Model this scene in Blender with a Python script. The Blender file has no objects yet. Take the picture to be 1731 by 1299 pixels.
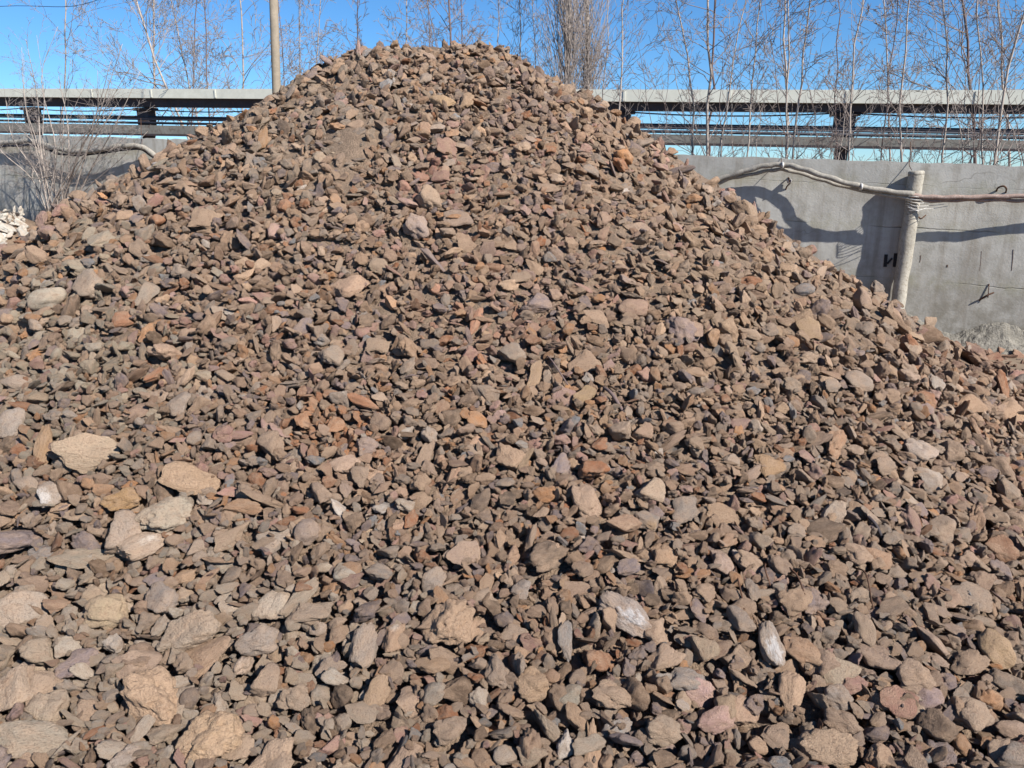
import bpy, math, random
import numpy as np
from mathutils import Vector, Matrix, Euler, noise

random.seed(7); rng = np.random.default_rng(11)
scene = bpy.context.scene
COL = scene.collection

# ------------------------------------------------------------------ camera
FPX = 1300.0; TH = math.radians(15.5); EYE = 1.75
cam_d = bpy.data.cameras.new('camera'); cam = bpy.data.objects.new('camera', cam_d); COL.objects.link(cam)
cam_d.sensor_width = 36; cam_d.lens = 36*FPX/1731; cam_d.clip_end = 3000; cam_d.clip_start = .05
cam.location = (0, 0, EYE); cam.rotation_euler = (math.pi/2-TH, 0, 0)
scene.camera = cam

def ray(px, py):
    """direction through a pixel of the 1731x1299 photograph, scaled so that y = 1"""
    u = (px-865.5)/FPX; v = (649.5-py)/FPX
    y = math.cos(TH)+v*math.sin(TH); z = -math.sin(TH)+v*math.cos(TH)
    return u/y, z/y
def at(px, py, depth):
    a, b = ray(px, py); return Vector((a*depth, depth, EYE+b*depth))
WA = 0.4                       # wall line: y = 8 + WA*(5.55-x)
WT = Vector((-.9285, .3714, 0)); WN = Vector((-.3714, -.9285, 0))   # along the wall (leftwards), towards the camera
W0 = Vector((5.55, 8, 0))
def onwall(px, py, k=0.0):
    """point of the plane lying k metres behind the wall face, seen at a pixel"""
    a, b = ray(px, py)
    d = W0-WN*k
    n = WN
    t = (d.x*n.x+d.y*n.y)/(a*n.x+n.y)
    return Vector((a*t, t, EYE+b*t))
def wallS(p): return (p-W0).dot(WT)
SLOPE = .037
def wall_top(s): return 1.785+SLOPE*s
def wallpt(s, z, k=0): 
    p = W0+WT*s-WN*k; return Vector((p.x, p.y, z))

# ------------------------------------------------------------------ object helpers
def link(o): COL.objects.link(o); return o
def tag(o, label=None, cat=None, group=None, kind=None):
    if label: o['label'] = label
    if cat: o['category'] = cat
    if group: o['group'] = group
    if kind: o['kind'] = kind
    return o
def empty(name, loc, label, cat, group=None):
    o = bpy.data.objects.new(name, None); o.location = loc; o.empty_display_size = .1
    link(o); return tag(o, label, cat, group)
class MB:
    def __init__(s): s.v = []; s.f = []
    def box(s, c, ax, ay, az):
        """c centre, ax ay az half-axis vectors"""
        n = len(s.v); c = Vector(c)
        for k in range(8):
            s.v.append(tuple(c+ax*(1 if k & 1 else -1)+ay*(1 if k & 2 else -1)+az*(1 if k & 4 else -1)))
        for q in ((0,2,3,1),(4,5,7,6),(0,1,5,4),(2,6,7,3),(0,4,6,2),(1,3,7,5)): s.f.append(tuple(n+i for i in q))
    def tube(s, pts, rad, n=6, cap=True):
        m = len(pts)
        if m < 2: return
        base = len(s.v); prev = None
        for i in range(m):
            a = pts[max(i-1, 0)]; b = pts[min(i+1, m-1)]
            d = (b-a)
            if d.length < 1e-9: d = Vector((0,0,1))
            d.normalize()
            ref = prev if prev is not None else (Vector((1,0,0)) if abs(d.x) < .8 else Vector((0,1,0)))
            u = (ref-d*ref.dot(d)); u.normalize(); w = d.cross(u); prev = u
            r = rad[i] if hasattr(rad, '__len__') else rad
            for k in range(n):
                t = 2*math.pi*k/n; s.v.append(tuple(pts[i]+u*(r*math.cos(t))+w*(r*math.sin(t))))
        for i in range(m-1):
            for k in range(n):
                a = base+i*n+k; b = base+i*n+(k+1) % n
                s.f.append((a, b, b+n, a+n))
        if cap and n > 3:
            s.f.append(tuple(base+k for k in reversed(range(n)))); s.f.append(tuple(base+(m-1)*n+k for k in range(n)))
    def build(s, name, mat, parent=None, smooth=False, origin=None):
        me = bpy.data.meshes.new(name); v = s.v
        if origin is not None: v = [(a-origin[0], b-origin[1], c-origin[2]) for a, b, c in v]
        me.from_pydata(v, [], s.f); me.update()
        if smooth: me.polygons.foreach_set('use_smooth', [True]*len(me.polygons))
        me.materials.append(mat); o = bpy.data.objects.new(name, me); link(o)
        if parent: o.parent = parent
        return o
def spline(pts, n=8):
    """Catmull-Rom through points"""
    P = [pts[0]*2-pts[1]]+list(pts)+[pts[-1]*2-pts[-2]]; out = []
    for i in range(1, len(P)-2):
        for j in range(n):
            t = j/n; a, b, c, d = P[i-1], P[i], P[i+1], P[i+2]
            out.append(.5*((2*b)+(c-a)*t+(2*a-5*b+4*c-d)*t*t+(3*b-a-3*c+d)*t**3))
    out.append(pts[-1].copy()); return out

# ------------------------------------------------------------------ materials
def lin(c): return tuple(((x/255)/12.92 if x/255 <= .04045 else ((x/255+.055)/1.055)**2.4) for x in c)
class NT:
    def __init__(s, name):
        s.m = bpy.data.materials.new(name); s.m.use_nodes = True; s.t = s.m.node_tree
        s.b = s.t.nodes['Principled BSDF']; s.b.inputs['Roughness'].default_value = .92
        s.b.inputs['Specular IOR Level'].default_value = .25
    def n(s, ty, **kw):
        x = s.t.nodes.new(ty)
        for k, v in kw.items():
            if k.startswith('i_'): x.inputs[k[2:].replace('_', ' ')].default_value = v
            else: setattr(x, k, v)
        return x
    def l(s, a, b): s.t.links.new(a, b)
    def noise(s, vec, scale, detail=4, rough=.6, dist=0):
        x = s.n('ShaderNodeTexNoise'); x.inputs['Scale'].default_value = scale; x.inputs['Detail'].default_value = detail
        x.inputs['Roughness'].default_value = rough; x.inputs['Distortion'].default_value = dist
        if vec: s.l(vec, x.inputs['Vector'])
        return x.outputs['Fac']
    def ramp(s, src, a, b, lo=0., hi=1.):
        x = s.n('ShaderNodeMapRange'); x.inputs[1].default_value = a; x.inputs[2].default_value = b
        x.inputs[3].default_value = lo; x.inputs[4].default_value = hi; s.l(src, x.inputs[0]); return x.outputs[0]
    def mix(s, fac, a, b, mode='MIX'):
        x = s.n('ShaderNodeMix', data_type='RGBA', blend_type=mode)
        for i, val in ((0, fac), (6, a), (7, b)):
            if isinstance(val, (int, float)): x.inputs[i].default_value = val
            elif isinstance(val, tuple): x.inputs[i].default_value = tuple(val[:3])+(1,)
            else: s.l(val, x.inputs[i])
        return x.outputs[2]
    def math(s, op, a, b):
        x = s.n('ShaderNodeMath', operation=op)
        for i, val in ((0, a), (1, b)):
            if isinstance(val, (int, float)): x.inputs[i].default_value = val
            else: s.l(val, x.inputs[i])
        return x.outputs[0]
    def bump(s, h, strength, dist):
        x = s.n('ShaderNodeBump'); x.inputs['Strength'].default_value = strength; x.inputs['Distance'].default_value = dist
        s.l(h, x.inputs['Height']); s.l(x.outputs[0], s.b.inputs['Normal'])
    def out(s, col): s.l(col, s.b.inputs['Base Color']); return s.m

def stone_mat(name, instanced, patch=None):
    t = NT(name)
    tc = t.n('ShaderNodeTexCoord').outputs['Object']
    oi = t.n('ShaderNodeObjectInfo')
    if instanced:
        a = t.n('ShaderNodeAttribute', attribute_type='INSTANCER', attribute_name='scol'); base = a.outputs['Color']
    else: base = oi.outputs['Color']
    off = t.n('ShaderNodeVectorMath', operation='SCALE'); off.inputs[0].default_value = (37, 91, 53); t.l(oi.outputs['Random'], off.inputs['Scale'])
    add = t.n('ShaderNodeVectorMath', operation='ADD'); t.l(tc, add.inputs[0]); t.l(off.outputs[0], add.inputs[1]); v = add.outputs[0]
    n1 = t.noise(v, 1.1, 5, .65); n2 = t.noise(v, 3.5, 6, .7); n3 = t.noise(v, 11, 4, .7); n5 = t.noise(v, 26, 2, .6)
    dust = lin((167, 140, 116))
    c = t.mix(t.ramp(n1, .38, .66, .05, .65), base, dust)
    # darker and rustier patches that belong to the slag itself
    c = t.mix(t.ramp(n2, .54, .72, 0, .45), c, lin((112, 80, 58)))
    c = t.mix(t.ramp(n3, .28, .5, .55, 0), c, lin((80, 63, 50)))
    c = t.mix(t.ramp(n3, .62, .8, 0, .35), c, lin((205, 196, 184)))
    if patch:
        col, pc, pr, soft = patch
        ds = t.n('ShaderNodeVectorMath', operation='DISTANCE'); t.l(tc, ds.inputs[0]); ds.inputs[1].default_value = pc
        e = t.math('ADD', ds.outputs['Value'], t.math('MULTIPLY', t.math('SUBTRACT', n2, .5), soft))
        c = t.mix(t.ramp(e, pr-.25, pr+.2, .36, 0), c, lin(col))
    h = t.math('ADD', t.math('ADD', t.math('MULTIPLY', n2, .7), t.math('MULTIPLY', n3, .9)), t.math('MULTIPLY', n5, .45))
    t.bump(h, 1.0, .010)
    return t.out(c)
M_ST = stone_mat('slag_stone', False); M_STI = stone_mat('slag_stone_small', True)

def simple(name, col, var=.25, scale=4, rough=.9, bump=.3, metal=0, dist=.004, second=None):
    t = NT(name); tc = t.n('ShaderNodeTexCoord').outputs['Object']
    n1 = t.noise(tc, scale, 5, .65); n2 = t.noise(tc, scale*6, 4, .6)
    c0 = lin(col); lo = tuple(x*(1-var) for x in c0); hi = tuple(min(1, x*(1+var)) for x in c0)
    c = t.mix(t.ramp(n1, .3, .7), lo, hi)
    if second: c = t.mix(t.ramp(n2, .5, .68, 0, .7), c, lin(second))
    else: c = t.mix(t.ramp(n2, .35, .7, .25, 0), c, tuple(x*.5 for x in c0))
    t.b.inputs['Roughness'].default_value = rough; t.b.inputs['Metallic'].default_value = metal
    t.bump(n2, bump, dist); return t.out(c)

M_FINES = simple('slag_fines', (132, 112, 94), .3, 22, .95, 1., 0, .02, second=(80, 66, 54))
M_GROUND = simple('ground_soil', (120, 104, 88), .25, 1.5, .95, .6)
M_BANK = simple('grey_dirt', (120, 115, 106), .3, 9, .95, 1., 0, .02, second=(84, 80, 70))
M_BARK = simple('pale_bark', (158, 146, 136), .3, 9, .9, .4)
M_BARKD = simple('dark_bark', (104, 88, 84), .3, 9, .9, .4)
M_TWIG = simple('twig_bark', (126, 114, 108), .25, 5, .9, .0)
M_TWIGP = simple('lilac_twig_bark', (138, 128, 122), .2, 5, .9, .0)
M_POLE = simple('weathered_pole', (140, 128, 112), .2, 6, .9, .4)
M_FASC = simple('beam_paint', (208, 206, 192), .07, 1.2, .7, .1)
M_DARK = simple('dark_steel', (62, 56, 58), .3, 3, .7, .3, 0, .004, second=(84, 62, 50))
M_BEAM2 = simple('grey_steel', (120, 116, 108), .2, 2, .7, .3, 0, .004, second=(92, 76, 66))
M_CABLE = simple('black_cable', (40, 42, 52), .2, 4, .6, .1)
M_PIPE = simple('grey_hose_sheath', (142, 136, 126), .3, 12, .75, .5, 0, .004, second=(104, 96, 86))
M_PIPER = simple('red_brown_hose', (136, 116, 106), .2, 10, .75, .5, 0, .004, second=(168, 152, 140))
M_POST = simple('cement_pipe', (152, 146, 134), .25, 7, .85, .6, 0, .006, second=(112, 102, 88))
M_WIRE = simple('grey_wire', (190, 186, 180), .1, 20, .5, .1, .3)
M_RUST = simple('rusty_iron', (82, 58, 44), .3, 14, .85, .5, 0, .002, second=(56, 44, 38))
M_PAINT = simple('black_paint', (40, 40, 42), .2, 20, .8, .1)

def wall_mat():
    t = NT('wall_concrete'); tc = t.n('ShaderNodeTexCoord').outputs['Object']
    mp = t.n('ShaderNodeMapping'); t.l(tc, mp.inputs[0]); mp.inputs['Rotation'].default_value = (0, 0, -math.atan2(.3714, -.9285))
    v = mp.outputs[0]                       # x along the wall, z up
    st = t.n('ShaderNodeMapping'); t.l(v, st.inputs[0]); st.inputs['Scale'].default_value = (6, 6, .5)
    n1 = t.noise(v, .9, 6, .6); n2 = t.noise(v, 5, 6, .7); n3 = t.noise(v, 45, 3, .7); n4 = t.noise(st.outputs[0], 1.2, 4, .6)
    c = t.mix(t.ramp(n1, .3, .7), lin((150, 147, 141)), lin((180, 177, 169)))
    c = t.mix(t.ramp(n2, .45, .7, 0, .6), c, lin((124, 119, 108)))
    c = t.mix(t.ramp(n4, .5, .7, 0, .5), c, lin((116, 106, 92)))
    c = t.mix(t.ramp(n3, .62, .75, 0, .5), c, lin((120, 116, 108)))
    # moss-yellow and rust tint along the casting joints
    sx = t.n('ShaderNodeSeparateXYZ'); t.l(v, sx.inputs[0])
    warp = t.math('MULTIPLY', t.math('SUBTRACT', t.noise(v, 1.7, 4, .6), .5), .09)
    zz = t.math('ADD', t.math('ADD', sx.outputs['Z'], t.math('MULTIPLY', sx.outputs['X'], -SLOPE)), warp)
    h = t.math('ADD', t.math('MULTIPLY', n2, .7), t.math('MULTIPLY', n3, .35))
    c = t.mix(t.math('MULTIPLY', t.ramp(zz, .15, .95, 1, 0), t.ramp(n2, .35, .6, .15, .8)), c, lin((112, 106, 94)))
    for z0, w, k in ((1.18, .009, 1.), (.62, .007, .7), (1.62, .005, .4)):
        d = t.math('ABSOLUTE', t.math('SUBTRACT', zz, z0), 0)
        line = t.ramp(d, 0, w, 1, 0)
        line = t.math('MULTIPLY', line, t.ramp(t.noise(v, 1.3, 3, .5), .42, .58, 0, k))
        c = t.mix(line, c, lin((70, 66, 60))); h = t.math('SUBTRACT', h, line)
        c = t.mix(t.math('MULTIPLY', t.ramp(d, .0, .12, .3, 0), t.ramp(n2, .4, .7)), c, lin((150, 148, 112)))
    # hairline cracks
    vo = t.n('ShaderNodeTexVoronoi', feature='DISTANCE_TO_EDGE'); vo.inputs['Scale'].default_value = .75
    wv = t.n('ShaderNodeVectorMath', operation='SCALE'); wv.inputs['Scale'].default_value = .5
    nn = t.n('ShaderNodeTexNoise'); nn.inputs['Scale'].default_value = 2.5; nn.inputs['Detail'].default_value = 5; t.l(v, nn.inputs['Vector'])
    t.l(nn.outputs['Color'], wv.inputs[0]); ad = t.n('ShaderNodeVectorMath', operation='ADD'); t.l(v, ad.inputs[0]); t.l(wv.outputs[0], ad.inputs[1])
    t.l(ad.outputs[0], vo.inputs['Vector'])
    cr = t.math('MULTIPLY', t.ramp(vo.outputs['Distance'], 0, .006, 1, 0), t.ramp(t.noise(v, .8, 3, .5), .5, .62))
    c = t.mix(t.math('MULTIPLY', cr, .6), c, lin((80, 76, 70)))
    t.bump(h, .5, .012); return t.out(c)
M_WALL = wall_mat()

# ------------------------------------------------------------------ terrain and heap
HP = (-0.58, 6.1, 2.69, 0.67, 0.605, 0.62, 0.25, 0.301, 0.392, 0.231, 1.0)
def ground_z(x, y): return .038*(5.5-np.clip(x, -14, 9))
def heap(x, y):
    x0, y0, z0, mr, ml, mf, w, r0, k, cv, gl = HP
    g = ground_z(x, y)
    dx = x-x0; dy = y-y0; sg = .5+.5*np.tanh(dx/.5); mx = mr*sg+ml*(1-sg)
    ex = np.maximum(np.sqrt(dx**2+.01)-w, 0)*mx; ey = dy*mf
    r = np.sqrt(ex**2+ey**2+r0**2)-r0
    zc = z0-r-cv*r*np.exp(-r)*.3
    h = np.clip(.5+.5*(zc-g)/k, 0, 1)
    z = g*(1-h)+zc*h+k*h*(1-h)
    wob = .03*np.sin(2.1*x+1.3*np.sin(1.7*y))+.025*np.sin(3.3*y+1.1*x+.6)+.014*np.sin(6.1*x-2.7*y)+.012*np.sin(7.7*y+4.3*x)
    z = z+.6*wob*np.clip((z-g)*2+.4, 0, 1)-.083
    z = z+.68*np.exp(-(((x+8.6)/1.5)**2+((y-12.6)/1.2)**2))         # rubble bank by the left wall
    z = z-.17*np.exp(-(((x-5.5)/1.5)**2+((y-7.3)/1.4)**2))
    d = (x-5.55)*(-.3714)+(y-8)*(-.9285)                            # distance in front of the wall
    s = (x-5.55)*(-.9285)+(y-8)*.3714
    bank = .36*np.clip(1-d/.5, 0, 1)**1.2*(.75+.35*np.sin(5.1*s+.4)*np.sin(2.3*s))*np.clip((3.2-s)/.8, 0, 1)
    return z, np.where(d > -.4, bank, 0)
def surf(x, y): return heap(x, y)[0]

CELL = .0155; X0, X1, Y0, Y1 = -10.6, 7.6, .9, 13.9
NX = int((X1-X0)/CELL); NY = int((Y1-Y0)/CELL)
gx = X0+(np.arange(NX)+.5)*CELL; gy = Y0+(np.arange(NY)+.5)*CELL
GX, GY = np.meshgrid(gx, gy, indexing='ij')
BASE = surf(GX, GY).astype(np.float32); H = BASE.copy()

def grid_mesh(name, xs, ys, zf, mat, keep=None):
    X, Y = np.meshgrid(xs, ys, indexing='ij'); Z = zf(X, Y)
    nx, ny = len(xs), len(ys); v = np.stack([X.ravel(), Y.ravel(), Z.ravel()], 1)
    i, j = np.meshgrid(np.arange(nx-1), np.arange(ny-1), indexing='ij')
    a = (i*ny+j).ravel(); f = np.stack([a, a+ny, a+ny+1, a+1], 1)
    if keep is not None:
        c = v[f].mean(1); f = f[keep(c[:, 0], c[:, 1], c[:, 2])]
    me = bpy.data.meshes.new(name); me.from_pydata(v.tolist(), [], f.tolist()); me.update()
    me.polygons.foreach_set('use_smooth', [True]*len(me.polygons)); me.materials.append(mat)
    o = bpy.data.objects.new(name, me); link(o); return o
def core(x, y):
    z = surf(x, y)
    n = .012*np.sin(41*x+7*np.sin(23*y))*np.sin(37*y+5*np.sin(29*x))
    for cx, cy, sx, sy, hgt in FINES: z = z+hgt*np.exp(-((x-cx)/sx)**2-((y-cy)/sy)**2)
    return z+n+.014
FINES = []
for fpx, fpy, sx, sy, hgt in ((690, 1225, .14, .07, .05), (590, 235, .14, .24, .075)):
    a_, b_ = ray(fpx, fpy); dd_ = np.linspace(1, 9, 800); k_ = int(np.argmax(surf(a_*dd_, dd_)+.07 > EYE+b_*dd_)); FINES.append((a_*dd_[k_], dd_[k_], sx, sy, hgt))
o = grid_mesh('heap_core', np.linspace(-11, 8, 320), np.linspace(.3, 14.2, 240), core, M_FINES,
              keep=lambda x, y, z: (x-5.55)*(-.3714)+(y-8)*(-.9285) > -.12)
tag(o, kind='structure'); o.name = 'terrain'
def far_ground(x, y): return ground_z(x, y)-.12-np.clip(y-14, 0, 400)*.001
o = grid_mesh('ground', np.r_[np.linspace(-900, -20, 30), np.linspace(-18, 18, 40), np.linspace(20, 900, 30)],
              np.r_[-60, np.linspace(-20, 30, 50), np.linspace(35, 1200, 30)], far_ground, M_GROUND)
tag(o, kind='structure')
def bankz(x, y):
    z, b = heap(x, y); n = np.array([.055*noise.fractal(Vector((a*5.5, c*5.5, 0)), .9, 2.2, 4) for a, c in zip(np.ravel(x), np.ravel(y))]).reshape(np.shape(x))
    return z+b+n*np.clip(b*6, 0, 1)-.012+.03*(b > .02)
bs = []
ss = np.linspace(-3.2, 3.4, 260); dd = np.r_[np.linspace(-.05, .7, 44)]
SS, DD = np.meshgrid(ss, dd, indexing='ij'); PX = W0.x+WT.x*SS+WN.x*DD; PY = W0.y+WT.y*SS+WN.y*DD; PZ = bankz(PX, PY)
v = np.stack([PX.ravel(), PY.ravel(), PZ.ravel()], 1); i, j = np.meshgrid(np.arange(len(ss)-1), np.arange(len(dd)-1), indexing='ij')
a = (i*len(dd)+j).ravel(); f = np.stack([a, a+1, a+len(dd)+1, a+len(dd)], 1)
me = bpy.data.meshes.new('dirt_bank'); me.from_pydata(v.tolist(), [], f.tolist()); me.materials.append(M_BANK)
o = link(bpy.data.objects.new('dirt_bank', me)); tag(o, kind='structure'); o.name = 'soil'

# ------------------------------------------------------------------ stone shapes
from bpy import data as D
import bmesh
def proto(kind, seed, sub=4):
    bm = bmesh.new(); bmesh.ops.create_icosphere(bm, subdivisions=sub, radius=1)
    rr = random.Random(seed); nr = np.random.default_rng(seed)
    d = np.array([v.co[:] for v in bm.verts]); 
    P = {'flat': (11, .4, .9), 'chunk': (11, .42, .9), 'round': (10, .7, .98), 'pit': (11, .55, .98), 'shard': (10, .5, .9)}[kind]
    nrm = nr.normal(size=(P[0], 3)); nrm /= np.linalg.norm(nrm, axis=1)[:, None]; hh = nr.uniform(P[1], P[2], P[0])
    cosv = d@nrm.T
    r = np.where(cosv > .05, hh/np.maximum(cosv, .05), 9)
    r = np.concatenate([r, np.ones((len(d), 1))*1.0], 1)
    sh = {'flat': 80, 'chunk': 90, 'round': 20, 'pit': 30, 'shard': 80}[kind]
    r = -np.log(np.exp(-sh*np.minimum(r, 3)).sum(1))/sh          # soft minimum: slightly worn edges
    p = d*r[:, None]
    so = Vector((rr.uniform(-50, 50), rr.uniform(-50, 50), rr.uniform(-50, 50)))
    amp = {'flat': .13, 'chunk': .11, 'round': .12, 'pit': .22, 'shard': .14}[kind]
    fa = {'flat': .055, 'chunk': .085, 'round': .035, 'pit': .085, 'shard': .06}[kind]
    out = np.empty_like(p)
    for i in range(len(p)):
        q = Vector(p[i]); n1 = noise.noise(q*1.5+so); n2 = noise.fractal(q*4.2+so, .8, 2.1, 5)
        k = 1+amp*n1*1.6+fa*n2*1.3
        if kind in ('pit', 'chunk'):
            c = noise.noise(q*3.1-so); k -= max(0, c-.12)*(.4 if kind == 'pit' else .16)
            if kind == 'pit': vd_ = noise.voronoi(q*3.4+so)[0][0]; k -= .16*max(0, .42-vd_)
        if kind == 'flat': k += .22*noise.noise(Vector((q.x*1.3, q.y*1.3, 0))+so)
        out[i] = p[i]*k
    lo, hi = out.min(0), out.max(0); out = (out-(lo+hi)/2)/((hi-lo)/2)
    for i, v in enumerate(bm.verts): v.co = out[i]
    me = D.meshes.new('stone_'+kind); bm.to_mesh(me); bm.free()
    me.polygons.foreach_set('use_smooth', [True]*len(me.polygons)); me.materials.append(M_ST)
    return me
KINDS = ['flat']*11+['chunk']*12+['round']*7+['pit']*10+['shard']*4
PROTO = [proto(k, 100+i) for i, k in enumerate(KINDS)]
BYK = {k: [i for i, kk in enumerate(KINDS) if kk == k] for k in set(KINDS)}

# ------------------------------------------------------------------ dropping stones on the heap
def frame(x, y):
    e = .12
    zx = (float(surf(np.float64(x+e), np.float64(y)))-float(surf(np.float64(x-e), np.float64(y))))/(2*e)
    zy = (float(surf(np.float64(x), np.float64(y+e)))-float(surf(np.float64(x), np.float64(y-e))))/(2*e)
    n = Vector((-zx, -zy, 1)).normalized(); t = Vector((1, 0, zx)).normalized(); b = n.cross(t)
    return t, b, n
# slope frames on a coarse grid for speed
cgx = np.arange(X0, X1, .1); cgy = np.arange(Y0, Y1, .1)
CX, CY = np.meshgrid(cgx, cgy, indexing='ij')
SZX = (surf(CX+.12, CY)-surf(CX-.12, CY))/.24; SZY = (surf(CX, CY+.12)-surf(CX, CY-.12))/.24
def frame_fast(x, y):
    i = min(max(int((x-X0)/.1), 0), len(cgx)-1); j = min(max(int((y-Y0)/.1), 0), len(cgy)-1)
    zx, zy = SZX[i, j], SZY[i, j]
    n = np.array((-zx, -zy, 1)); n /= np.linalg.norm(n); t = np.array((1, 0, zx)); t /= np.linalg.norm(t)
    return t, np.cross(n, t), n
HERO = np.zeros((NX, NY), bool)
def footprint(x, y, ext):
    i0 = int((x-ext-X0)/CELL); i1 = int((x+ext-X0)/CELL)+1; j0 = int((y-ext-Y0)/CELL); j1 = int((y+ext-Y0)/CELL)+1
    if i0 < 0 or j0 < 0 or i1 > NX or j1 > NY: return None
    return i0, i1, j0, j1
def drop(x, y, R, ax, q=.85, hero=False, sink=.0, cands=None, lim=None):
    """R 3x3 (columns = stone axes), ax half sizes. returns z of the centre"""
    Q = R@np.diag(1/np.array(ax)**2)@R.T
    C = R@np.diag(np.array(ax)**2)@R.T
    ex, ey = math.sqrt(C[0, 0]), math.sqrt(C[1, 1]); ext = max(ex, ey)
    best = None
    for (cx, cy) in (cands or [(x, y)]):
        fp = footprint(cx, cy, ext)
        if fp is None: continue
        i0, i1, j0, j1 = fp
        dx = (gx[i0:i1]-cx)[:, None]; dy = (gy[j0:j1]-cy)[None, :]
        b = Q[0, 2]*dx+Q[1, 2]*dy; c = Q[0, 0]*dx*dx+2*Q[0, 1]*dx*dy+Q[1, 1]*dy*dy-1
        disc = b*b-Q[2, 2]*c; ok = disc > 0
        if ok.sum() < 2: continue
        if not hero and HERO[i0:i1, j0:j1][ok].mean() > .22: continue
        sq = np.sqrt(np.where(ok, disc, 0)); zl = (-b-sq)/Q[2, 2]; zu = (-b+sq)/Q[2, 2]
        need = (H[i0:i1, j0:j1]-zl)[ok]
        k = int(q*(len(need)-1)); z = np.partition(need, k)[k]-sink
        rel = z-BASE[int((cx-X0)/CELL), int((cy-Y0)/CELL)]
        if best is None or rel < best[0]: best = (rel, cx, cy, z, fp, ok, zu)
    if best is None: return None
    rel, cx, cy, z, (i0, i1, j0, j1), ok, zu = best
    if lim is not None and rel > lim:
        if not hero: return None
        z -= rel-lim
    sub = H[i0:i1, j0:j1]; top = z+zu*.96
    sub[ok] = np.maximum(sub, top)[ok]
    if hero: HERO[i0:i1, j0:j1][ok] = True
    return cx, cy, z, rel

def march(px, py, use_h=False):
    """hit of pixel rays with the heap, arrays"""
    px = np.atleast_1d(np.asarray(px, float)); py = np.atleast_1d(np.asarray(py, float))
    u = (px-865.5)/FPX; v = (649.5-py)/FPX; yy = math.cos(TH)+v*math.sin(TH); a = u/yy; b = (-math.sin(TH)+v*math.cos(TH))/yy
    t = np.full(len(px), np.nan); prev = np.full(len(px), 1.0); 
    for d in np.geomspace(1.0, 13.6, 420):
        x = a*d; z = EYE+b*d
        if use_h:
            i = np.clip(((x-X0)/CELL).astype(int), 0, NX-1); j = np.clip(int((d-Y0)/CELL), 0, NY-1); s = H[i, j]
        else: s = surf(x, np.full_like(x, d))+.075
        hit = np.isnan(t) & (z < s); t[hit] = d
    return a*t, t, EYE+b*t
def dpx(py):
    return np.interp(py, [0, 150, 500, 700, 950, 1299, 1500], [8.6, 9.2, 11.2, 13.6, 19, 28, 34])

TAN = (172, 143, 119)
PAL = [(TAN, .30), ((160, 131, 110), .22), ((154, 138, 124), .11), ((184, 154, 128), .07), ((182, 134, 96), .045), ((156, 106, 76), .04),
       ((172, 134, 122), .08), ((134, 118, 116), .09), ((190, 178, 166), .006), ((136, 136, 136), .02), ((120, 98, 80), .05)]
PC = np.array([c for c, _ in PAL], float); PW = np.array([w for _, w in PAL]); PW /= PW.sum()
CLUST = [(585, 720, 70, 45, (196, 128, 84), .55), (690, 800, 130, 60, (184, 148, 124), .4), (840, 520, 120, 50, (184, 138, 118), .5), (760, 290, 70, 30, (176, 122, 106), .5),
         (960, 640, 60, 50, (196, 146, 104), .3), (480, 200, 190, 110, (142, 130, 116), .45), (100, 620, 170, 190, (160, 152, 134), .5),
         (880, 160, 60, 60, (136, 116, 110), .5), (1000, 400, 180, 120, (170, 136, 116), .35), (250, 1150, 430, 230, (188, 172, 152), .6),
         (1250, 470, 200, 170, (162, 138, 114), .45), (1690, 612, 85, 32, (104, 74, 64), 1.), (1500, 1000, 250, 300, (166, 148, 130), .3), (540, 700, 60, 30, (186, 132, 96), .5)]
def colour(px, py, rr):
    c = PC[rr.choice(len(PC), p=PW)].copy()
    for cx, cy, sx, sy, cc, k in CLUST:
        w = math.exp(-((px-cx)/sx)**2-((py-cy)/sy)**2)*k
        if rr.random() < w*1.3: c = c*.25+np.array(cc)*.75
    g = c.mean(); c = g+(c-g)*rr.uniform(.8, 1.2)
    g = c.mean(); c = g+(c-g)*.97
    return np.clip(c*math.exp(rr.normal(0, .085)), 10, 240)
ALB = .79
def albedo(c):
    return tuple(min(.8, x*ALB) for x in lin(tuple(c)))

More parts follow.
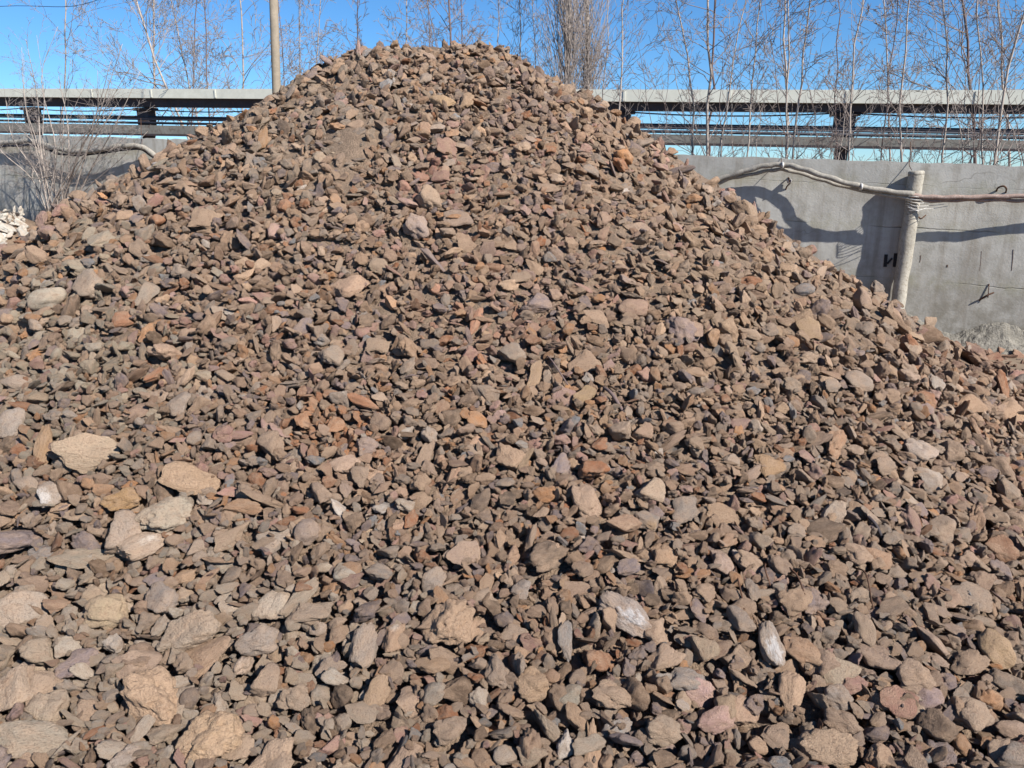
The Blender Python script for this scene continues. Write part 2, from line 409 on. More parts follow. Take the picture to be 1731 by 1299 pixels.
inst = []        # (x,y,z, euler, scale, proto, colour, white)
def axes_rot(x, y, ang, tilt, rr):
    t, b, n = frame_fast(x, y)
    ca, sa = math.cos(ang), math.sin(ang)
    u = t*ca+b*sa; w = -t*sa+b*ca; R = np.stack([u, w, n], 1)
    E = np.array(Euler((rr.normal(0, tilt), rr.normal(0, tilt), 0)).to_matrix())
    return R@E
def scatter(N, scale, sig, rr, tilt=.42, low=30, world=False):
    N = int(N*1.2); px = rr.uniform(-430, 2200, N*3); py = rr.uniform(low, 1430, N*3)
    dens = 1/dpx(py)**2; keep = rr.random(N*3) < dens/dens.max(); px, py = px[keep][:N], py[keep][:N]
    X, Y, Z = march(px, py)
    if world:                                      # extra cover for the flat ground seen at a grazing angle
        X = rr.uniform(3.6, 7.4, N); Y = rr.uniform(5.0, 8.4, N); Z = surf(X, Y); px = 865+FPX*X/Y; py = np.full(N, 615.)
    for k in range(len(X)):
        if not np.isfinite(Y[k]): continue
        x, y = X[k], Y[k]; d = math.sqrt(x*x+y*y+(Z[k]-EYE)**2)
        if (x-5.55)*(-.3714)+(y-8)*(-.9285) < (.06 if x < 4.2 else .22): continue
        D_ = dpx(py[k])*d/FPX*scale*math.exp(rr.normal(0, sig))*1.08
        D_ = min(D_, .24 if py[k] > 200 else .095)
        kd = rr.choice(['flat', 'chunk', 'round', 'pit', 'shard'], p=[.3, .44, .03, .17, .06])
        a = D_/2*rr.uniform(1.0, 1.35); b = D_/2*rr.uniform(.7, 1.0)
        c = {'flat': rr.uniform(.22, .42), 'chunk': rr.uniform(.55, .85), 'round': rr.uniform(.7, .95), 'pit': rr.uniform(.55, .85), 'shard': rr.uniform(.3, .5)}[kd]*b
        if kd == 'shard': a *= 1.5; b *= .6
        R = axes_rot(x, y, rr.normal(0, .6) if rr.random() < .65 else rr.uniform(0, 6.283), tilt, rr)
        cands = [(x, y)]+[(x+rr.normal(0, D_*.55), y+rr.normal(0, D_*.55)) for _ in range(2)]
        r = drop(x, y, R, (a, b, c), q=.88, cands=cands, lim=.045+.75*dpx(py[k])*d/FPX)
        if r is None: continue
        white = (r[0] < -5.7+.25*(r[1]-10)+rr.normal(0, .15) and r[1] > 9.9+rr.normal(0, .12))
        cc = colour(px[k], py[k], rr)
        if white: cc = np.array((214, 210, 198))*rr.uniform(.82, 1.08)
        if rr.random() < .5: R = R@np.diag([1, -1, -1])
        inst.append((r[0], r[1], r[2], Matrix(R.tolist()).to_euler(), (a, b, c), int(rr.choice(BYK[kd])), cc, white))

rr = np.random.default_rng(5)
scatter(17000, 1.0, .4, rr, tilt=.5)
scatter(16000, .97, .44, rr, tilt=.5)

# ------------------------------------------------------------------ the large stones one can point at
T_, G_, O_, Rr = (184, 162, 138), (164, 160, 154), (196, 152, 104), (176, 112, 74)
HS = [ # px, py, w, h, angle, kind, colour, short name, category
 (145,772,108,64,-5,'flat',(186,168,140),'broad flat tan slab with a dark grey spot'),
 (84,843,36,50,60,'chunk',(214,206,196),'white streaked upright chunk'),
 (205,848,62,38,10,'pit',(200,150,84),'ochre crusty lump'),
 (325,828,104,56,-12,'flat',(196,160,122),'wide orange tan slab'),
 (203,905,66,66,30,'round',(160,152,144),'rounded grey boulder with creases'),
 (277,872,96,62,10,'pit',(172,172,156),'green grey knobbly slab'),
 (245,930,92,44,22,'chunk',(206,186,166),'pinkish lump with a white patch'),
 (140,958,98,38,12,'flat',(158,158,142),'smooth grey green slab'),
 (273,1020,58,54,20,'chunk',(166,162,160),'grey angular block'),
 (325,1080,98,64,-4,'round',(172,160,142),'big rounded grey tan boulder'),
 (435,1098,74,46,15,'pit',(172,168,164),'grey rough lump'),
 (38,1052,84,56,10,'flat',(186,178,166),'pale grey flat rock'),
 (184,1045,54,72,80,'pit',(196,178,140),'yellowish crusty rock'),
 (226,1110,78,46,0,'flat',(172,148,132),'smooth pinkish brown slab'),
 (181,1121,34,24,20,'flat',(112,104,100),'small dark grey flat stone'),
 (260,1178,108,78,-20,'pit',(190,156,122),'large orange tan boulder'),
 (320,1177,30,30,0,'round',(104,98,98),'dark grey round pebble'),
 (362,1252,112,84,15,'pit',(196,162,122),'largest ochre boulder'),
 (450,1166,52,52,10,'chunk',(184,160,138),'square tan block'),
 (24,1155,62,72,70,'round',(196,176,154),'pale smooth rock'),
 (76,1168,62,58,40,'flat',(180,158,136),'dull tan plate'),
 (52,1262,116,54,5,'flat',(166,168,154),'flat grey green slab'),
 (508,1018,84,32,55,'shard',(176,168,150),'long pale slanting shard'),
 (395,925,72,34,30,'flat',(190,164,136),'slanting tan slab'),
 (525,1050,82,40,8,'pit',(164,150,134),'brown grey ridged rock'),
 (303,703,44,42,0,'chunk',(166,160,154),'light grey block'),
 (74,770,56,28,85,'pit',(190,146,98),'upright ochre crust'),
 (20,728,44,38,0,'round',(176,174,170),'grey white cobble'),
 (240,716,46,34,60,'flat',(150,120,108),'purple brown flake'),
 (415,886,68,26,0,'chunk',(194,140,98),'long orange piece'),
 (520,920,44,46,0,'round',(164,150,146),'round mauve grey cobble'),
 (152,500,56,42,0,'chunk',(158,150,138),'big grey brown chunk'),
 (250,507,42,40,0,'flat',(164,158,146),'pale grey square plate'),
 (347,372,62,40,0,'flat',(164,136,110),'wide brown plate'),
 (446,240,40,20,80,'flat',(180,126,74),'standing orange flake'),
 (724,350,42,46,20,'chunk',(176,152,128),'pointed tan chunk'),
 (775,366,60,30,-10,'flat',(166,146,134),'grey brown triangular plate'),
 (704,400,44,50,30,'pit',(182,166,164),'pinkish grey pitted rock'),
 (749,181,46,24,10,'chunk',(200,162,112),'sunny yellow brick shaped block'),
 (790,178,26,28,0,'chunk',(188,152,114),'small square ochre block'),
 (706,66,28,18,0,'chunk',(160,106,84),'reddish stone on the very summit'),
 (926,328,46,20,0,'flat',(170,142,120),'thin brown plate'),
 (1010,545,52,32,-50,'flat',(190,158,132),'slanting beige plate'),
 (1070,522,56,30,-4,'round',(180,142,124),'long pinkish cobble'),
 (1165,545,54,36,0,'flat',(170,138,124),'dull pink plate'),
 (990,630,64,46,-15,'flat',(184,152,126),'irregular flat tan plate'),
 (988,680,48,34,30,'flat',(188,156,106),'yellow stained slab'),
 (868,620,52,38,-10,'chunk',(152,150,144),'dark speckled grey rock'),
 (905,640,62,30,75,'flat',(196,160,120),'upright buff plate'),
 (1366,570,38,38,20,'flat',(190,158,116),'sandy yellow plate'),
 (1450,655,52,32,0,'round',(156,148,140),'smooth grey cobble'),
 (1298,785,46,50,40,'flat',(194,150,100),'ochre stained flake'),
 (1408,762,56,36,70,'pit',(176,124,88),'upright rusty brown rock'),
 (1367,745,25,25,0,'round',(108,102,94),'dark ball shaped stone'),
 (1552,776,52,42,-20,'pit',(198,188,180),'whitish crumbly rock'),
 (1158,866,52,58,-10,'flat',(138,138,136),'blue grey slate plate'),
 (1223,877,66,38,-3,'flat',(184,150,118),'flat buff brown block'),
 (988,862,72,54,-60,'pit',(196,164,140),'pinkish buff boulder'),
 (1097,840,58,46,0,'chunk',(202,182,158),'pale cream chunk'),
 (1092,886,46,36,-20,'chunk',(160,156,152),'half grey half ochre lump'),
 (785,940,64,46,35,'flat',(188,160,144),'tilted pink plate'),
 (757,1060,98,76,0,'pit',(176,144,114),'broad brown crusty boulder'),
 (617,1120,74,50,80,'round',(156,150,144),'tall smooth grey rock'),
 (665,1102,56,40,75,'chunk',(206,162,128),'orange rock with white tip'),
 (730,1118,66,30,-6,'chunk',(190,150,112),'low orange brown stone'),
 (1055,1068,100,56,-38,'chunk',(168,164,164),'large sparkling grey rock casting a deep shadow'),
 (956,1107,72,30,-85,'chunk',(154,162,168),'upright blue grey stone'),
 (1160,1165,66,42,-10,'chunk',(162,170,176),'bluish grey lump'),
 (1301,1108,74,42,-86,'round',(172,170,166),'tall pale grey rock with white streaks'),
 (1356,1112,72,46,-20,'pit',(170,126,92),'rusty brown rock beside the tall pale one'),
 (1460,1075,52,34,-80,'round',(168,150,130),'smooth tan egg shaped stone'),
 (1414,1132,74,52,25,'flat',(196,184,160),'pale curved slab'),
 (1524,1182,58,54,40,'flat',(176,116,102),'brick red curved fragment'),
 (1678,1118,50,48,0,'round',(186,154,108),'yellow orange cobble'),
 (1252,1066,58,42,-20,'chunk',(152,146,142),'dark grey block in shadow'),
 (960,1188,52,36,10,'chunk',(176,180,166),'pale green grey block'),
 (900,1182,60,58,0,'pit',(196,160,122),'round ochre crust'),
 (1035,1180,74,50,-10,'pit',(180,154,130),'jagged brown lump'),
 (637,1188,64,40,75,'round',(194,160,124),'upright ochre cobble'),
 (838,1144,62,44,-70,'pit',(150,136,124),'ribbed dark brown rock'),
 (822,995,42,26,80,'flat',(196,156,122),'standing peach flake'),
 (880,1005,38,36,0,'chunk',(186,182,180),'light silver grey stone'),
 (1120,963,52,44,-50,'pit',(204,162,124),'peach and ochre rock'),
 (711,832,42,36,10,'pit',(180,148,118),'brown nut shaped rock'),
 (720,777,62,28,65,'flat',(190,162,138),'steep leaning beige slab'),
 (620,757,44,36,0,'pit',(172,154,156),'purple grey pitted rock'),
 (885,784,62,16,60,'shard',(150,126,94),'long dark olive splinter'),
 (1220,968,60,42,-70,'pit',(192,168,160),'pink and white porous rock'),
 (1320,964,46,40,0,'pit',(126,108,96),'dark brown hollowed rock'),
 (1343,1025,60,46,0,'pit',(180,148,118),'rough brown orange boulder'),
 (1477,944,58,34,-25,'flat',(198,150,114),'bright orange topped slab'),
 (1398,1280,96,52,0,'chunk',(182,156,128),'wide tan rock cut by the lower edge'),
 (1416,1186,46,42,-30,'pit',(160,158,156),'black speckled grey rock'),
 (1546,1137,62,52,0,'pit',(170,146,126),'brown porous boulder'),
 (640,600,52,34,10,'flat',(178,154,130),'weathered beige plate'),
 (560,610,50,36,0,'chunk',(160,152,140),'stony grey chunk'),
 (1640,690,50,34,-15,'flat',(186,146,112),'orange beige plate'),
 (1715,712,46,34,-20,'flat',(198,158,122),'peach coloured plate'),
 (1590,905,44,40,0,'chunk',(160,144,128),'brown faced block'),
 (1085,740,40,32,0,'chunk',(186,150,126),'salmon tinted chunk'),
 (470,755,44,30,80,'flat',(194,166,140),'standing cream flake'),
 (880,480,40,26,0,'flat',(168,146,124),'small fawn plate'),
 (640,460,36,26,0,'chunk',(168,150,128),'fawn angular chunk'),
 (720,145,24,18,0,'chunk',(170,164,156),'pale grey stone under the summit'),
 (545,845,46,40,0,'chunk',(174,150,132),'warm brown cobble'),
 (1225,1190,52,42,60,'pit',(176,152,120),'olive tan lump'),
 (1190,1110,50,42,-60,'chunk',(178,162,136),'khaki wedge'),
 (1640,1010,62,40,-10,'flat',(158,146,134),'ash brown slab'),
 (500,1200,60,44,0,'pit',(176,158,138),'crumbly fawn rock'),
 (560,1130,56,34,10,'flat',(168,158,150),'grey fawn plate'),
 (1120,1255,64,48,0,'pit',(176,160,140),'stubby fawn boulder'),
 (760,1250,60,44,0,'pit',(172,150,130),'chocolate flecked boulder'),
 (1640,1230,66,50,-20,'pit',(166,148,130),'umber boulder'),
 (900,1270,56,40,0,'chunk',(186,168,144),'straw coloured rock'),
 (620,1250,60,44,20,'flat',(178,166,148),'stone grey tile shaped plate'),
]
CATS = {'flat': 'flat stone', 'chunk': 'slag chunk', 'round': 'cobble', 'pit': 'slag lump', 'shard': 'slag shard'}
NAMEK = {'flat': 'flat_stone', 'chunk': 'slag_chunk', 'round': 'cobble', 'pit': 'slag_lump', 'shard': 'slag_shard'}
heroes = []
def put_hero(px, py, w, h, ang, kind, col, sink=.25, tilt=.1):
    X, Y, Z = march([px], [py], use_h=True)
    if not np.isfinite(Y[0]): return None
    x, y = float(X[0]), float(Y[0])
    d = math.sqrt(x*x+y*y+(Z[0]-EYE)**2)
    a = w/2*d/FPX; b = h/2*d/FPX
    t, bb, n = frame_fast(x, y)
    vd = np.array((x, y, Z[0]-EYE)); vd /= np.linalg.norm(vd)
    fore = max(.45, abs(float(vd@n)))
    c = {'flat': .26, 'chunk': .72, 'round': .8, 'pit': .66, 'shard': .6}[kind]*min(a, b)
    # tilt flat pieces partly towards the viewer so they keep their outline
    t2 = t; n2 = n*.6-vd*.4 if kind in ('flat', 'shard') else n*.75-vd*.25
    n2 /= np.linalg.norm(n2); t2 = t2-n2*float(t2@n2); t2 /= np.linalg.norm(t2); b2 = np.cross(n2, t2)
    fore = max(.5, abs(float(vd@n2)))
    an = math.radians(ang); ca, sa = math.cos(an), math.sin(an)
    # stretch the axis that runs up the slope
    f = math.sqrt(ca*ca+(sa/fore)**2); g = math.sqrt(sa*sa+(ca/fore)**2)
    a *= f; b *= g
    R = np.stack([t2*ca+b2*sa, -t2*sa+b2*ca, n2], 1)
    R = R@np.array(Euler((rr.normal(0, tilt), rr.normal(0, tilt), 0)).to_matrix())
    # aim: iterate so that the centre of the stone projects on the pixel
    r = drop(x, y, R, (a, b, c), q=.8, hero=True, sink=sink*c, lim=.045+.8*dpx(py)*d/FPX+.15*c)
    if r is None: return None
    return dict(px=px, py=py, w=w, h=h, kind=kind, col=col, loc=(r[0], r[1], r[2]), R=R, ax=(a, b, c))
for hdef in HS:
    px, py, w, h, ang, kind, col, nm = hdef
    kind = 'chunk' if kind == 'round' and w > 60 else kind
    r = put_hero(px, py, w*.9, h*.88, ang, kind, col, sink=.05 if w < 90 else .2)
    if r: r['name'] = nm; heroes.append(r)
# the remaining large stones
occ = [(r['px'], r['py'], max(r['w'], r['h'])/2) for r in heroes]
tries = 0
while len(heroes) < 297 and tries < 30000:
    tries += 1
    px, py = rr.uniform(8, 1722), rr.uniform(130, 1290)
    if rr.random() > 1.5*(17/dpx(py))**1.2: continue
    w = dpx(py)*rr.uniform(1.6, 2.3); h = w*rr.uniform(.5, .8); R0 = w/2
    if any(math.hypot(px-a, py-b) < R0+c+6 for a, b, c in occ): continue
    X, Y, Z = march([px], [py])
    if not np.isfinite(Y[0]) or (X[0]-5.55)*(-.3714)+(Y[0]-8)*(-.9285) < .5 or (X[0] < -5.6 and Y[0] > 10): continue
    kd = str(rr.choice(['flat', 'chunk', 'round', 'pit'], p=[.36, .4, .03, .21]))
    cc = colour(px, py, rr)
    r = put_hero(px, py, w, h, float(rr.uniform(-40, 40) if rr.random() < .8 else rr.uniform(50, 100)), kd, tuple(cc), sink=.15, tilt=.2)
    if r: r['name'] = None; heroes.append(r); occ.append((px, py, R0))

scatter(17000, .95, .52, rr, tilt=.85)
scatter(11000, .9, .45, rr, tilt=.75, low=620)
scatter(5000, 1.3, .35, rr, tilt=.5, world=True)
scatter(6000, .8, .35, rr, tilt=.6, world=True)
scatter(15000, .5, .3, rr, tilt=.7)
scatter(12000, .42, .3, rr, tilt=.7, low=650)
scatter(16000, .28, .25, rr, tilt=.7, low=500)

def cname(c):
    r, g, b = [float(x) for x in c]; v = (r+g+b)/3; s = (r-b)
    if v > 188 and s < 34: return 'pale'
    if r-g > 40 and v < 150: return 'rusty brown'
    if s > 72: return 'orange'
    if r-g > 30 and g-b < 22: return 'pinkish'
    if s < 14: return 'dark grey' if v < 128 else 'grey'
    if s < 30: return 'grey brown'
    if v < 122: return 'dark brown'
    return 'tan' if v > 140 else 'brown'
SH = {'flat': 'flat slab', 'chunk': 'angular chunk', 'round': 'rounded cobble', 'pit': 'craggy lump', 'shard': 'thin shard'}
DIRS = ['right of', 'up and right of', 'above', 'up and left of', 'left of', 'down and left of', 'below', 'down and right of']
named = [r for r in heroes if r['name']]
used = {}
for r in heroes:
    if r['name']: lab = r['name']+' lying on the slag heap' if len(r['name'].split()) < 7 else r['name']+' on the heap'
    else:
        q = sorted(named, key=lambda n: math.hypot(n['px']-r['px'], n['py']-r['py']))
        lab = None
        for n in q[:8]:
            k = int(round(math.degrees(math.atan2(n['py']-r['py'], r['px']-n['px']))/45)) % 8
            cand = f"{cname(r['col'])} {SH[r['kind']]} {DIRS[k]} the {n['name']}"
            if len(cand.split()) <= 16 and cand not in used: lab = cand; break
        lab = lab or cand
    used[lab] = 1; r['label'] = lab
PATCH = {145: ((112, 98, 84), (.42, .1, .95), .3, .15), 245: ((238, 232, 222), (.5, -.1, .8), .42, .9), 665: ((240, 232, 218), (.8, .2, .5), .42, .6),
         1055: ((226, 226, 228), (.45, -.3, .8), .5, 1.8), 1301: ((226, 226, 226), (.3, .1, .8), .5, 2.2), 84: ((240, 238, 234), (-.4, 0, .8), .6, 1.6),
         1092: ((186, 146, 100), (.6, -.4, .5), .6, .6)}
for i, r in enumerate(heroes):
    kd = r['kind']; pch = PATCH.get(r['px']) if r['name'] and 'boulder' not in r['name'] else None
    big = r['name'] is not None and (max(r['w'], r['h']) > 62 or pch is not None)
    me = proto(kd, 900+i, 5 if max(r['w'], r['h']) > 80 else 4) if big else PROTO[int(rr.choice(BYK[kd]))]
    if pch: me.materials[0] = stone_mat('patched_stone', False, pch)
    o = D.objects.new(NAMEK[kd], me); link(o)
    o.matrix_world = Matrix.LocRotScale(Vector(r['loc']), Matrix(r['R'].tolist()).to_quaternion(), Vector(r['ax']))
    mixk = .5 if r['name'] else .0
    o.color = albedo(np.array(r['col'], float)*(1-mixk)*.96+np.array((168, 141, 119))*mixk)+(1,)
    tag(o, r['label'], CATS[kd], 'large pieces of slag lying on the heap')
    r['obj'] = o

# ------------------------------------------------------------------ the uncountable stones: one object each
src = [D.objects.new('stone_shape', p) for p in PROTO]      # shape library, not linked to the scene
def stuff_object(name, items, label, mat):
    n = len(items); me = D.meshes.new(name); me.from_pydata([i[:3] for i in items], [], [])
    for nm, ty, dat, f in (('srot', 'FLOAT_VECTOR', [c for i in items for c in i[3]], 'vector'),
                           ('sscl', 'FLOAT_VECTOR', [c for i in items for c in i[4]], 'vector'),
                           ('sidx', 'INT', [i[5] for i in items], 'value'),
                           ('scol', 'FLOAT_COLOR', [c for i in items for c in albedo(i[6])+(1,)], 'color')):
        a = me.attributes.new(nm, ty, 'POINT'); a.data.foreach_set(f, dat)
    o = D.objects.new(name, me); link(o); me.materials.append(mat)
    ng = D.node_groups.new('scatter_'+name, 'GeometryNodeTree')
    ng.interface.new_socket('Geometry', in_out='INPUT', socket_type='NodeSocketGeometry')
    ng.interface.new_socket('Geometry', in_out='OUTPUT', socket_type='NodeSocketGeometry')
    N = ng.nodes; L = ng.links; gi = N.new('NodeGroupInput'); go = N.new('NodeGroupOutput')
    jn = N.new('GeometryNodeJoinGeometry')
    for s in reversed(src):
        oi = N.new('GeometryNodeObjectInfo'); oi.inputs['Object'].default_value = s; oi.transform_space = 'ORIGINAL'
        sm = N.new('GeometryNodeSetMaterial'); sm.inputs['Material'].default_value = mat
        gt = N.new('GeometryNodeGeometryToInstance'); L.new(oi.outputs['Geometry'], sm.inputs[0]); L.new(sm.outputs[0], gt.inputs[0]); L.new(gt.outputs[0], jn.inputs[0])
    ip = N.new('GeometryNodeInstanceOnPoints'); ip.inputs['Pick Instance'].default_value = True
    L.new(gi.outputs[0], ip.inputs['Points']); L.new(jn.outputs[0], ip.inputs['Instance'])
    def attr(nm, ty):
        a = N.new('GeometryNodeInputNamedAttribute'); a.data_type = ty; a.inputs['Name'].default_value = nm; return a.outputs['Attribute']
    e2r = N.new('FunctionNodeEulerToRotation'); L.new(attr('srot', 'FLOAT_VECTOR'), e2r.inputs[0]); L.new(e2r.outputs[0], ip.inputs['Rotation'])
    L.new(attr('sscl', 'FLOAT_VECTOR'), ip.inputs['Scale']); L.new(attr('sidx', 'INT'), ip.inputs['Instance Index'])
    L.new(ip.outputs[0], go.inputs[0])
    md = o.modifiers.new('scatter', 'NODES'); md.node_group = ng
    tag(o, label, 'slag' if 'slag' in name else 'rubble', kind='stuff'); return o
stuff_object('slag_rubble', [i for i in inst if not i[7]], 'dense heap of small brown and grey slag stones filling the foreground', M_STI)
stuff_object('white_rubble', [i for i in inst if i[7]], 'bank of whitish broken rubble at the foot of the wall left', M_STI)
print('STONES', len(inst), 'HEROES', len(heroes))

import os
if os.environ.get('SILDBG'):
    for px in (0,60,100,170,240,330,400,480,540,600,700,800,850,900,1000,1100,1180,1300,1400,1500,1560,1640,1731):
        for py in range(20, 700, 3):
            X, Y, Z = march([px], [py], use_h=True)
            if np.isfinite(Y[0]) and (X[0]-5.55)*(-.3714)+(Y[0]-8)*(-.9285) > 0: break
        print('SIL', px, py)
def hz(x, y):
    i = min(max(int((x-X0)/CELL), 0), NX-1); j = min(max(int((y-Y0)/CELL), 0), NY-1); return float(H[i, j])

TMIN0 = 0
# pale bits and pieces on the dirt by the wall
for k, (px, py, w, c, nm) in enumerate([(1560,577,18,(226,222,214),'white rubble bit at the foot of the dirt bank'),
        (1594,573,8,(220,216,206),'tiny white chip on the dirt bank, left of its pair'),
        (1653,570,8,(214,210,196),'tiny white chip at the middle of the dirt bank'),
        (1681,576,9,(220,214,200),'tiny cream chip near the right end of the dirt bank'),
        (1540,562,22,(206,200,188),'pale plaster fragment below the leaning post')]):
    p = onwall(px, py, -.45); m = w/2*p.length/FPX
    z = float(bankz(np.array(p.x), np.array(p.y)))
    o = D.objects.new('plaster_fragment', PROTO[BYK['chunk'][k]]); link(o)
    o.location = (p.x, p.y, max(z, min(hz(p.x, p.y), z+.05))+m*.3); o.scale = (m, m*.7, m*.5); o.rotation_euler = (.2, .3, k)
    o.color = albedo(np.array(c)*1.15)+(1,); tag(o, nm, 'rubble bit', 'pale fragments on the dirt bank')

# ------------------------------------------------------------------ concrete wall
def build_wall():
    s0, s1, th = -9.0, 24.0, .22
    ns = 420; nz = 24; V = []; F = []
    def tz(s): return wall_top(s)+.006*math.sin(9*s)+.004*math.sin(23*s+1)+.01*noise.noise(Vector((s*3, 0, 0)))
    for i in range(ns+1):
        s = s0+(s1-s0)*i/ns; zt = tz(s); zb = -.5
        for j in range(nz+1):
            z = zb+(zt-zb)*j/nz; k = .006*noise.noise(Vector((s*1.5, z*2, 3)))
            p = wallpt(s, z, k); V.append(tuple(p))
        p = wallpt(s, zt+.004*math.sin(31*s), th*.5); V.append(tuple(p))
        p = wallpt(s, zt-.004, th); V.append(tuple(p)); p = wallpt(s, zb, th); V.append(tuple(p))
    m = nz+4
    for i in range(ns):
        for j in range(m-1):
            a = i*m+j; F.append((a, a+m, a+m+1, a+1))
    F.append(tuple(range(m))); F.append(tuple(ns*m+j for j in reversed(range(m))))
    b = MB(); b.v = V; b.f = F; root = empty('concrete_wall', wallpt(2, 0), 'long grey concrete retaining wall running behind the heap', 'wall')
    o = b.build('wall_face', M_WALL, root, origin=root.location)
    return root
wall = build_wall()
wl = Vector(wall.location)
def wall_part(name, b, mat, smooth=False): return b.build(name, mat, wall, smooth=smooth, origin=wl)
# black painted mark
b = MB()
def stroke(pts, w):
    for (x0, y0), (x1, y1) in zip(pts[:-1], pts[1:]):
        p, q = onwall(x0, y0, -.008), onwall(x1, y1, -.008); d = (q-p); 
        n = d.cross(WN).normalized()*(w/2)
        b.box((p+q)/2, d/2*1.05, n, WN*.0015)
stroke([(1498, 431), (1496, 451)], .035); stroke([(1500, 446), (1508, 437)], .022); stroke([(1514, 429), (1512, 451)], .035)
wall_part('painted_mark', b, M_PAINT)
# rusty rebar ends and lifting loops let into the wall
b = MB(); b.tube(spline([onwall(1333, 300, .02), onwall(1334, 304, -.1), onwall(1336, 309, -.04), onwall(1330, 316, -.02), onwall(1328, 322, .01)]), .008); wall_part('lifting_loop', b, M_RUST, True)
b = MB(); b.tube(spline([onwall(1684, 325, .02), onwall(1687, 318, -.05), onwall(1696, 315, -.07), onwall(1701, 319, -.06), onwall(1700, 327, .01)]), .009); wall_part('lifting_loop', b, M_RUST, True)
b = MB(); b.tube(spline([onwall(1552, 366, .01), onwall(1557, 370, -.06), onwall(1565, 364, -.03)]), .007); wall_part('rebar_end', b, M_RUST, True)
b = MB(); b.tube(spline([onwall(1655, 508, -.004), onwall(1668, 500, -.05), onwall(1680, 495, -.02)]), .009)
b.tube([onwall(1672, 480, -.004), onwall(1670, 504, -.03)], .005); wall_part('rebar_end', b, M_RUST, True)
for x0, y0, x1, y1, r in ((1659, 425, 1656, 458, .003), (1713, 422, 1710, 458, .0025), (1556, 432, 1555, 444, .004), (1601, 448, 1601, 452, .007)):
    b = MB(); b.tube([onwall(x0, y0, 0), onwall((x0+x1)/2+.5, (y0+y1)/2, 0), onwall(x1, y1, 0)], r, 5); wall_part('rust_streak', b, M_RUST)

# ------------------------------------------------------------------ leaning post
root = empty('leaning_post', onwall(1513, 560, -.15), 'pale cement pipe leaning upright against the concrete wall', 'post')
pl = Vector(root.location)
ptop = onwall(1549, 291, -.1); pmid = onwall(1536, 390, -.09); pb = onwall(1514, 540, -.12); pbb = pb+(pb-pmid)*.35
def rad_px(w, p): return w/2*p.length/FPX
b = MB(); pts = spline([ptop, pmid, pb, pbb], 14); pts = [p+Vector((.003*math.sin(i*1.1), 0, 0)) for i, p in enumerate(pts)]
rads = [rad_px(20.5+.9*math.sin(i*.5), ptop)*(1+.03*math.sin(i*1.7)) for i in range(len(pts))]
b.tube(pts, rads, 20); b.build('pipe_body', M_POST, root, True, pl)
b = MB(); ax = (pts[1]-pts[0]).normalized(); r = rads[0]*1.06; b.tube([ptop-ax*.01, ptop+ax*.002, ptop+ax*.03, ptop+ax*.036], [r*.86, r, r, r*.9], 20); b.build('end_collar', M_POST, root, True, pl)

# hoses along the wall
def hose(name, pxs, rad, mat, label, group='hoses strung along the concrete wall', extra=None):
    pts = spline([onwall(x, y, -k) for x, y, k in pxs], 9)
    root = empty(name, pts[0], label, 'hose', group)
    b = MB(); rs = [rad*(1+.07*math.sin(i*.9)+.04*math.sin(i*2.3)) for i in range(len(pts))]
    b.tube([p+Vector((0, 0, .004*math.sin(i*.8))) for i, p in enumerate(pts)], rs, 12); b.build('sheath', mat, root, True, pts[0])
    return root, pts
h1, hp1 = hose('hose', [(1150,330,.1),(1215,304,.1),(1255,291,.12),(1290,281,.14),(1322,279,.15),(1350,284,.2),(1390,297,.25),(1440,312,.26),(1490,322,.24),(1545,329,.215)], .029, M_PIPE,
     'thick pale hose arching out of the heap to the leaning post')
b = MB()
for px_, py_ in ((1322, 280), (1455, 316)):
    c = onwall(px_, py_, -.17 if px_ < 1400 else -.265); b.tube([c+Vector((-.008, 0, 0)), c+Vector((.01, 0, 0))], .037, 12)
b.build('tape_band', M_WIRE, h1, True, hp1[0])
hose('hose', [(1150,345,.07),(1225,306,.08),(1262,297,.09),(1300,289,.10),(1330,288,.11),(1380,302,.13),(1420,314,.18),(1470,325,.21),(1520,333,.21),(1560,341,.21)], .02, M_PIPE,
     'thin grey hose hanging just below the thick pale arching hose')
h3, hp3 = hose('hose', [(1540,331,.215),(1575,334,.22),(1620,334,.22),(1680,333,.2),(1740,332,.2),(1850,330,.15),(2100,334,.14),(2500,330,.13)], .024, M_PIPER,
     'reddish brown hose running right from the leaning post')
hose('hose', [(1548,338,.2),(1590,340,.2),(1640,338,.19),(1700,339,.18),(1760,341,.14),(1850,345,.1),(2100,344,.1),(2500,346,.1)], .018, M_PIPER,
     'thin dark brown hose sagging under the reddish hose right of the post')
hose('hose', [(-420,236,.1),(-90,246,.12),(-30,244,.12),(20,241,.12),(55,239,.13),(90,250,.18),(125,256,.2),(160,255,.22),(195,248,.2),(230,247,.15),(250,254,.1),(275,275,.05)], .038, M_PIPE,
     'pale hose waving along the left stretch of wall behind the bush')
hose('hose', [(-420,246,.1),(-90,252,.12),(-30,250,.12),(20,247,.12),(60,247,.13),(100,260,.15),(140,262,.17),(190,256,.16),(235,252,.12),(262,268,.06)], .02, M_CABLE,
     'thin dark cable hanging just under the pale hose at left')
